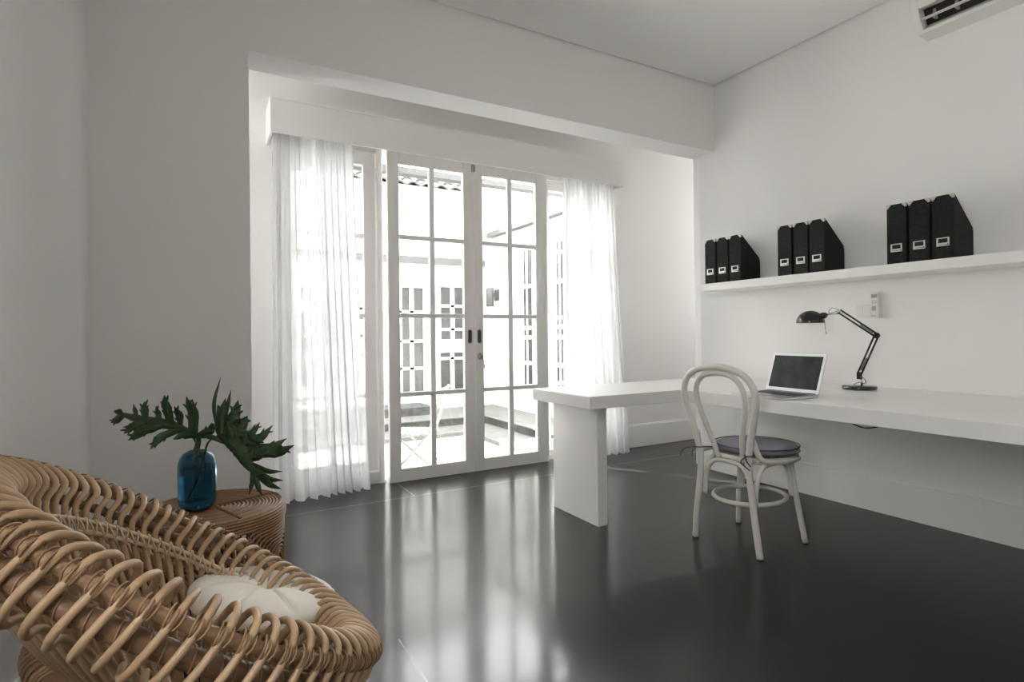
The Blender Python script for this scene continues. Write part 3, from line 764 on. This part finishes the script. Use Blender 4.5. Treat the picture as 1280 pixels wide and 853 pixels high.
leaf_obj('left split dark green philodendron leaf in the blue vase, pointing left',
    [D(265, 618, 2.10), D(257, 590, 2.10), D(250, 565, 2.08), D(243, 550, 2.05), D(236, 543, 2.04)],
    [D(249, 546, 2.03), D(236, 542, 2.02), D(215, 533, 2.00), D(190, 528, 1.99), D(165, 522, 1.99), D(146, 516, 2.00)],
    [(s_, D(u, v, d), w, bd) for s_, u, v, d, w, bd in [
        (.92, 138.5, 528.5, 2.02, .0085, .05), (.93, 142, 514, 2.00, .007, 0), (.75, 167, 505.5, 2.03, .006, .1), (.66, 181, 502, 2.00, .0095, .06), (.52, 195, 508, 2.05, .008, .08),
        (.40, 205.5, 494, 1.98, .0115, .04), (.30, 218, 508, 2.03, .009, .0), (.16, 233, 495.5, 2.0, .0105, -.02), (.08, 240.7, 499.7, 2.04, .008, -.05),
        (.02, 267.7, 529.6, 2.0, .010, -.08), (.01, 268, 538, 1.97, .007, .08), (0, 279, 555, 1.96, .006, .1),
        (.66, 154.8, 542.3, 1.96, .009, -.06), (.5, 160, 550.7, 1.95, .0115, -.05), (.33, 187.5, 562.3, 1.94, .0095, -.12), (.18, 216, 549.7, 1.96, .007, -.05), (.08, 227, 547.5, 1.97, .006, 0),
        (.02, 243, 573, 1.97, .0085, 0)]], .016, 3)
leaf_obj('right split dark green philodendron leaf in the blue vase, drooping right',
    [D(238, 622, 2.05), D(247, 598, 2.07), D(255, 572, 2.07), D(259, 556, 2.05), D(266, 548, 2.03), D(273, 545, 2.02)],
    [D(272, 543, 2.01), D(281, 548, 2.0), D(291, 556, 1.99), D(302, 568, 1.98), D(310, 581, 1.98), D(317, 592, 1.98)],
    [(s_, D(u, v, d), w, bd) for s_, u, v, d, w, bd in [
        (.0, 272, 506, 2.06, .003, .0), (.0, 271, 520, 2.04, .004, .0), (.02, 276, 472, 2.10, .0045, .12), (.08, 282, 498, 2.05, .012, .05), (.12, 289, 487.5, 2.08, .006, .02), (.2, 298, 500, 2.04, .013, .03), (.28, 301, 508.5, 2.02, .013, .05),
        (.3, 310, 520, 2.03, .016, .02), (.4, 341, 531.7, 2.06, .010, -.14), (.35, 325, 528, 2.1, .008, -.1), (.5, 358.4, 548.6, 2.02, .0125, -.12), (.6, 368, 557, 1.98, .0125, -.08), (.72, 353, 589.7, 2.04, .006, -.14), (.8, 354, 601, 2.0, .0075, -.14),
        (.88, 352, 612, 1.97, .0075, -.12), (.95, 340, 605, 1.95, .010, -.02), (.95, 311, 619, 1.97, .0055, .04), (1, 328, 620, 1.96, .0065, .02), (.5, 325, 545, 1.99, .022, 0), (.3, 300, 535, 2.0, .024, 0), (.7, 325, 565, 1.98, .016, 0)]], .026, 8)

# ------------------------------------------------------------------ rattan armchair
CC = V(-.011, 1.295, .629); psi, tau = math.radians(8), math.radians(34.4); RA, RB = .38, .342
fx = V(math.cos(psi) * math.cos(tau), math.sin(psi) * math.cos(tau), -math.sin(tau)); ly = V(-math.sin(psi), math.cos(psi), 0); nn = fx.cross(ly).normalized()
if nn.z < 0: nn = -nn
BC = V(-.02, 1.385, .425); t2 = math.radians(17)
fb = V(math.cos(psi) * math.cos(t2), math.sin(psi) * math.cos(t2), -math.sin(t2)); BR = .225
def rim(t): return CC + fx * (RA * math.cos(t)) + ly * (RB * math.sin(t))
def rout(t): return (fx * (RB * math.cos(t)) + ly * (RA * math.sin(t))).normalized()
def base(t, r=BR): return BC + fb * (r * math.cos(t)) + ly * (r * math.sin(t))
ra = thing('rattan_armchair', 'large hoop-woven natural rattan tub armchair in the lower left corner', 'armchair', (-.02, 1.3, 0))
NR = 72
def fr(t, o, n):
    near = max(0, -math.sin(t))
    if n > 0.01: n *= .50 + .32 * near
    if o > 0.027: o = .027 + (o - .027) * (.35 + .65 * near)
    return rim(t) + rout(t) * o + nn * n
def inner(t, q):
    c = BC + fb * (.085 * math.cos(t)) + ly * (.085 * math.sin(t)) + V(.02, 0, -.055); e = fr(t, -.062, -.030)
    K = V(e.x + (c.x - e.x) * .22, e.y + (c.y - e.y) * .22, e.z - (e.z - c.z) * .78)
    return c * (1 - q) ** 2 + K * 2 * q * (1 - q) + e * q * q
for k in range(NR):
    t = 2 * PI * k / NR
    dl = -.015
    jit = random.uniform(-.003, .003)
    pts = [inner(t, q) for q in (0, .2, .4, .6, .8, 1)] + [fr(t + .3 * dl, -.050 + jit, .018), fr(t + 1 * dl, -.026, .043 + jit), fr(t + 2 * dl, .008, .048 + jit), fr(t + 3 * dl, .036, .034), fr(t + 4 * dl, .046, -.010),
           fr(t + 5 * dl, .047, -.048), fr(t + 5.6 * dl, .034, -.074 + jit), fr(t + 6.1 * dl, .008, -.088), fr(t + 6.6 * dl, -.022, -.084)]
    oa = fr(t + 7 * dl, -.040, -.085); ob = base(t + 7 * dl, BR + .010); ok = oa.lerp(ob, .45) + (oa - ob).cross(rim(t + .01) - rim(t)).normalized() * -.0 + V(0, 0, -.035)
    pts += [oa * (1 - q) ** 2 + ok * 2 * q * (1 - q) + ob * q * q for q in (.12, .4, .7, 1)]
    b = MB(); b.tube(spline(pts, 5), .0063, 8); rb = b.build('rib', 'rattan', ra)
    # binding where the rib is lashed to the upper pole
    b = MB(); c_ = fr(t + 3.75 * dl, .034, .008); tn = (rim(t + .02) - rim(t)).normalized(); e1 = nn; e2 = rout(t)
    for w in (-1, 0, 1):
        p = c_ + tn * (.0045 * w)
        b.tube([p + e1 * (.0172 * math.cos(a)) + e2 * (.0175 * math.sin(a)) + tn * (.006 * w * math.sin(a + .5)) for a in [2 * PI * i / 12 for i in range(12)]], .0020, 5, closed=True)
    b.build('binding', 'binding', rb)
def ring(fn, n=120): return [fn(2 * PI * i / n) for i in range(n)]
b = MB(); b.tube(ring(lambda t: fr(t, .026, .004)), .0105, 12, closed=True); b.build('upper_rim_pole', 'pole', ra)
b = MB(); b.tube(ring(lambda t: fr(t, .020, -.036)), [.0165 - .0075 * max(0, math.sin(2 * PI * i / 120)) ** .5 for i in range(120)], 12, closed=True); lp_ = b.build('lower_rim_pole', 'rattan_dark', ra)
hx = []
for k in range(1440):
    t = 2 * PI * k / 1440; a = 2 * PI * k / 12; rr_ = .0165 - .0075 * max(0, math.sin(t)) ** .5 + .0008
    hx.append(fr(t, .020, -.036) + nn * (rr_ * math.cos(a)) + rout(t) * (rr_ * math.sin(a)))
b = MB(); b.tube(hx, .0015, 5, closed=True)
b.build('pole_wrapping', 'binding', lp_)
# stitched rail tying the ribs together inside the bowl
def inrail(t, q):
    p = inner(t, q); return p + V(BC.x - p.x, BC.y - p.y, .06).normalized() * .012
b = MB(); b.tube(ring(lambda t: inrail(t, .955)), .0045, 8, closed=True); b.tube(ring(lambda t: inrail(t, .905)), .0045, 8, closed=True); rl = b.build('inner_rail', 'rail', ra)
b = MB()
for k in range(NR * 2):
    t = 2 * PI * k / (NR * 2); c_ = inrail(t, .93); d1_ = (inrail(t, .98) - inrail(t, .86)).normalized(); d2_ = (inrail(t + .05, .93) - inrail(t, .93)).normalized(); d3 = d1_.cross(d2_)
    sg = 1 if k % 2 else -1
    b.tube([c_ + d1_ * (.019 * math.cos(a)) + d3 * (.0085 * math.sin(a)) + d2_ * (.006 * sg * math.cos(a)) for a in [2 * PI * i / 10 for i in range(10)]], .0019, 5, closed=True)
b.build('rail_stitching', 'rail', rl)
# base: thick cane ring under the bowl, wrapped at the back, on a splayed floor ring
b = MB(); b.tube(ring(lambda t: base(t, BR + .028) + V(0, 0, -.006), 96), .027, 14, closed=True); br = b.build('base_ring', 'rattan_dark', ra)
b = MB()
for k in range(26):
    t = math.radians(130 + 3.1 * k); c_ = base(t, BR + .028) + V(0, 0, -.006); tn = (base(t + .02) - base(t)).normalized(); o_ = (base(t) - BC).normalized(); u_ = o_.cross(tn)
    sg = random.uniform(-.012, .012)
    b.tube([c_ + o_ * (.0290 * math.cos(a)) + u_ * (.0290 * math.sin(a)) + tn * (sg * math.cos(a) + .01 * math.sin(a)) for a in [2 * PI * i / 14 for i in range(14)]], .0036, 5, closed=True)
b.build('ring_wrapping', 'binding', br)
b = MB(); b.tube(ring(lambda t: V(BC.x, BC.y, .024) + V(.26 * math.cos(t), .26 * math.sin(t), 0), 80), .020, 12, closed=True); b.build('floor_ring', 'rattan_dark', ra)
for k in range(20):
    t = 2 * PI * k / 20; b = MB(); q = V(BC.x + .255 * math.cos(t), BC.y + .255 * math.sin(t), .035); p = base(t + .1, BR + .02) + V(0, 0, -.02)
    b.tube(spline([q, q.lerp(p, .5) - (q - V(BC.x, BC.y, q.z)).normalized() * .05, p], 8), .008, 8); b.build('base_strut', 'rattan', ra)
# bowl cushion
CU = V(.140, 1.492, .450)
ct = math.radians(14)
CMx = Matrix.Translation(CU) @ Matrix.Rotation(psi, 4, 'Z') @ Matrix.Rotation(ct, 4, 'Y')
def tuft(u, v):
    a = 2 * PI * v; w = -PI / 2 + PI * u
    cr = abs(math.cos(w)) ** .50; sn = math.copysign(abs(math.sin(w)) ** .8, math.sin(w))
    R = .170 * (1 + .010 * abs(math.cos(4.5 * a)))
    h = .036
    gro = 1 - math.exp(-(math.sin(4 * a + .5 * math.sin(a) + .6 * (1 - cr)) / .22) ** 2)
    z = h * sn * (1 - .30 * (1 - gro) * max(0, math.sin(PI * min(1, cr * .97))) ** .5 if sn > 0 else 1)
    z -= .020 * math.exp(-(cr / .20) ** 2) if sn > 0 else 0
    return CMx @ V(R * cr * math.cos(a), R * cr * math.sin(a), z)
b = MB(); b.grid(tuft, 40, 144, wrap=True)
cs = thing('seat_cushion', 'cream tufted cotton cushion lying in the rattan armchair', 'cushion', CU)
b.build('cushion_cover', 'cotton', cs)
b = MB(); b.lathe([(0, .004), (.008, .003), (.011, 0), (0, -.002)], (0, 0, 0), 16, CMx @ Matrix.Translation(V(0, 0, .004))); b.build('button', 'cotton', cs)

# ------------------------------------------------------------------ courtyard
TZ = -.12
YF, XW = 7.7, 3.97
c0 = at(585, 544.3, 'Z', TZ); 
b = MB(); b.box(-3.0, 6, Yd + .16, YF + .3, TZ - .2, TZ); struct('terrace_ground', b, 'outdoor_floor')
ya, xa = c0.y, c0.x                        # lower step edge
yb_ = at(560, 532.5, 'Z', TZ + .045).y; xb_ = xa + (yb_ - ya) * .9
yc_ = at(560, 515, 'Z', .01).y
st = MB(); st.box(-3, xa + .0, ya, YF, TZ, TZ + .045); st.box(xa, XW, Yd + .6, YF, TZ, TZ + .045)
o = st.build('stone_step', 'stone'); tag(o, 'low grey stone step running round the white courtyard floor', 'step', kind='structure')
st = MB(); st.box(-3, xb_, yb_, YF, TZ + .045, .005); st.box(xb_, XW, Yd + .6, YF, TZ + .045, .005)
o = st.build('stone_step', 'stonetile'); tag(o, 'upper tiled stone step against the courtyard walls', 'step', kind='structure')
st = MB(); st.box(-3, xb_ - .01, yb_ - .015, YF, .005, .02); st.box(xb_ - .015, XW, Yd + .6, YF, .005, .02)
o = st.build('stone_step', 'stone'); tag(o, 'pale stone coping on the upper courtyard step', 'step', kind='structure')
b = MB(); p0 = at(503, 519, 'Y', yc_ - .15); p1 = at(540, 507, 'Y', yc_ - .15)
b.box(.8, p1.x, yc_ - .2, YF - .02, .02, .02 + .11); o = b.build('stone_planter', 'stonetile'); tag(o, 'low dark stone planter against the far courtyard wall', 'planter')
# far building
fb_ = thing('courtyard_house', 'white single-storey house across the courtyard with tall windows and a tiled roof', 'house', (2, YF, 0))
b = MB(); b.box(-3, XW, YF, YF + .2, -.1, 3.42); b.build('wall', 'outwhite', fb_)
za = at(545, 331, 'Y', YF).z; zb = at(545, 322.5, 'Y', YF).z
b = MB(); b.box(-3, 3.84, YF - .05, YF, za, zb); b.build('fascia', 'fascia', fb_)
def hwin(u0, u1, vt, vb, nx, zbars, thick=.02):
    p = at(u0, vt, 'Y', YF); q = at(u1, vb, 'Y', YF)
    b = MB(); b.box(p.x, q.x, YF - .012, YF, q.z, p.z); w = b.build('window', 'pane_dark', fb_)
    b = MB()
    for i in range(1, nx): x = p.x + (q.x - p.x) * i / nx; b.box(x - .03, x + .03, YF - .03, YF - .008, q.z, p.z)
    for v in zbars: z = at((u0 + u1) / 2, v, 'Y', YF).z; b.box(p.x, q.x, YF - .03, YF - .008, z - thick, z + thick)
    b.box(p.x - .07, p.x, YF - .05, YF, q.z - .07, p.z + .07); b.box(q.x, q.x + .07, YF - .05, YF, q.z - .07, p.z + .07); b.box(p.x, q.x, YF - .05, YF, p.z, p.z + .07)
    b.build('window_bars', 'outwhite', w)
hwin(484, 529, 359, 492, 3, (390, 427, 461))
hwin(549, 580, 359, 424, 2, (383, 412))
hwin(549, 580, 441, 491, 2, (448,))
hwin(443, 458, 359, 480, 2, (386, 398, 420, 445))
hwin(375, 425, 359, 480, 4, (386, 420, 445))
# tiled roof: rows of wavy tiles
zt0 = at(500, 236, 'Y', YF).z
for row in range(5):
    y0 = YF - .30 + .26 * row; z0 = zt0 + .125 * row
    def fn(u, v, y0=y0, z0=z0):
        x = -1.5 + 5.05 * u; a = 2 * PI * x / .21
        return (x, y0 + v * .34, z0 + .11 * v + .055 * abs(math.sin(a / 2)) ** .7 - .018 * v * 0)
    b = MB(); b.grid(fn, 330, 1); 
    o = b.build('roof_tile_course', 'tiles', fb_, fix=False); s_ = o.modifiers.new('t', 'SOLIDIFY'); s_.thickness = .03
b = MB(); b.box(-1.5, 3.55, YF - .30, YF, zt0 - .06, zt0 - .02); b.build('eave_board', 'outwhite', fb_)
# right wing
rw = thing('courtyard_wing', 'white side wing along the right of the courtyard with narrow windows', 'house', (XW, 6, 0))
b = MB(); b.box(XW, XW + .2, Yd + .16, YF - .001, -.1, 3.0); b.build('wall', 'outwhite', rw)
b = MB(); b.box(3.86, XW, 5.0, YF - .06, 2.57, 2.64); b.build('gutter', 'fascia', rw)
for (u0, u1) in ((656, 665), (697, 707)):
    y0 = at(u0, 400, 'X', XW).y; y1 = at(u1, 400, 'X', XW).y
    b = MB(); b.box(XW - .012, XW, y1, y0, .35, 2.25); w = b.build('window', 'pane_dark', rw)
    b = MB()
    for z in (.7, 1.05, 1.18, 1.75): b.box(XW - .03, XW - .01, y1, y0, z - .025, z + .025)
    b.box(XW - .03, XW - .01, (y0 + y1) / 2 - .01, (y0 + y1) / 2 + .01, .35, 2.25); b.build('window_bars', 'outwhite', w)
# wall lamp
wlx, wly, wlz = XW - .13, 7.50, at(620, 372, 'Y', 7.5).z
wl_ = thing('outdoor_wall_lamp', 'small grey cylinder wall lamp on the white courtyard wall', 'lamp', (wlx, wly, wlz))
b = MB(); b.lathe([(0, -.14), (.055, -.14), (.06, -.135), (.06, .135), (.055, .14), (0, .14)], (wlx, wly, wlz), 20); b.build('cylinder_body', 'lampgrey', wl_)
b = MB(); b.box(wlx + .05, XW - .02, wly - .03, wly + .03, wlz - .0, wlz + .06); b.rbox(XW - .025, XW, wly - .07, wly + .07, wlz - .05, wlz + .12, .004); b.build('wall_bracket', 'lampgrey', wl_)
# white outer frame lintel over the doors (a sun-shade beam)
b = MB(); b.box(-.5, 3.86, 4.75, 4.86, at(545, 222, 'Y', 4.75).z - .0, at(545, 214.5, 'Y', 4.75).z + .0); o = b.build('awning_beam', 'fascia'); tag(o, 'grey awning beam spanning outside above the glazed doors', 'beam')
# unseen tall wall added to block sun from the left of the doorway
b = MB(); b.box(.25, .45, Yd + .17, YF - .35, -.119, 5.8); struct('sun_block_wall_left', b, 'outwhite')
# bistro chair
bs = at(520, 583, 'Z', TZ)
sc_ = 5.2
def cd(u, v, d=0): return atd(u, v, sc_ + d)
bt = thing('bistro_chair', 'white folding metal bistro chair on the courtyard floor outside', 'chair', bs)
def planeZ(u, z): 
    p = at(u, 540, 'Y', 5.0); return V(p.x, p.y, z)
dA = V(.84, -.54, 0); dB = V(.54, .84, 0); O_ = at(522, 584, 'Z', TZ)
def cp(a, c, z): return O_ + dA * a + dB * c + V(0, 0, z)
for s in (-1, 1):
    b = MB(); b.tube([cp(-.17, .17 * s, .0), cp(.0, .17 * s, .17), cp(.14, .17 * s, .33), cp(.27, .17 * s, .74)], .011, 6); b.build('back_post', 'outmetal', bt)
    b = MB(); b.tube([cp(.20, .15 * s, .0), cp(.0, .15 * s, .17), cp(-.17, .15 * s, .32)], .011, 6); b.build('leg', 'outmetal', bt)
b = MB()
for k in range(7): b.box(-.19 + .052 * k, -.155 + .052 * k, -.19, .19, .325, .335, Matrix.Translation(O_) @ Matrix(((dA.x, dB.x, 0, 0), (dA.y, dB.y, 0, 0), (0, 0, 1, 0), (0, 0, 0, 1))))
b.build('slatted_seat', 'outmetal', bt)
b = MB(); 
for z, a in ((.58, .222), (.72, .264)): b.tube([cp(a, -.17, z), cp(a, .17, z)], .014, 6)
b.build('backrest', 'outmetal', bt)

# ------------------------------------------------------------------ light
w = bpy.data.worlds.new('sky'); SC.world = w; w.use_nodes = True
bg = w.node_tree.nodes['Background']; bg.inputs['Color'].default_value = (1, .99, .985, 1); bg.inputs['Strength'].default_value = 11.5
sn = bpy.data.lights.new('sun', 'SUN'); sn.energy = 40; sn.angle = .01; sn.color = (1, .965, .90)
so = bpy.data.objects.new('sun', sn); COL.objects.link(so)
sd_ = V(.36, -.62, -1).normalized(); so.rotation_euler = sd_.to_track_quat('-Z', 'Y').to_euler()

def portal(c, d, w_, h_):      # marks an opening for the sky light's sampling; emits nothing itself
    a = bpy.data.lights.new('sky_portal', 'AREA'); a.shape = 'RECTANGLE'; a.size = w_; a.size_y = h_; a.cycles.is_portal = True
    o = bpy.data.objects.new('sky_portal', a); COL.objects.link(o); o.location = c; o.rotation_euler = V(d).to_track_quat('-Z', 'Z').to_euler()
portal(((OX0 + OX1) / 2, Yd + .18, OZ / 2), (0, -1, 0), OX1 - OX0, OZ)
portal((AX0 - .15, 3.60, 1.9), (1, 0, 0), .2, 1.8)
portal((AX1 + .15, 3.60, 1.9), (-1, 0, 0), .2, 1.8)
portal((lx((LY0 + LY1) / 2) - .22, (LY0 + LY1) / 2, (LZ0 + LZ1) / 2), (1, -.132, 0), LY1 - LY0 + .05, LZ1 - LZ0)
portal((Xp + .17, (WY0 + WY1) / 2, (WZ0 + WZ1) / 2), (-1, 0, 0), WY1 - WY0, WZ1 - WZ0)

# ------------------------------------------------------------------ camera and view
cm = bpy.data.cameras.new('camera'); co = bpy.data.objects.new('camera', cm); COL.objects.link(co)
cm.sensor_width = 36; cm.sensor_fit = 'HORIZONTAL'; cm.lens = F_PX / 1280 * 36; cm.shift_y = CY / 1280; cm.clip_start = .05; cm.clip_end = 100
co.matrix_world = Matrix(((RT.x, UP.x, -FW.x, 0), (RT.y, UP.y, -FW.y, 0), (RT.z, UP.z, -FW.z, CH), (0, 0, 0, 1)))
SC.camera = co
SC.view_settings.view_transform = 'Standard'; SC.view_settings.look = 'None'; SC.view_settings.gamma = 1; SC.view_settings.use_curve_mapping = False
SC.view_settings.exposure = .72
SC.cycles.max_bounces = 14; SC.cycles.diffuse_bounces = 9; SC.cycles.glossy_bounces = 5; SC.cycles.transmission_bounces = 10; SC.cycles.transparent_max_bounces = 24
SC.cycles.use_denoising = True; SC.cycles.use_guiding = True
SC.cycles.use_adaptive_sampling = False
SC.cycles.sample_clamp_indirect = 8
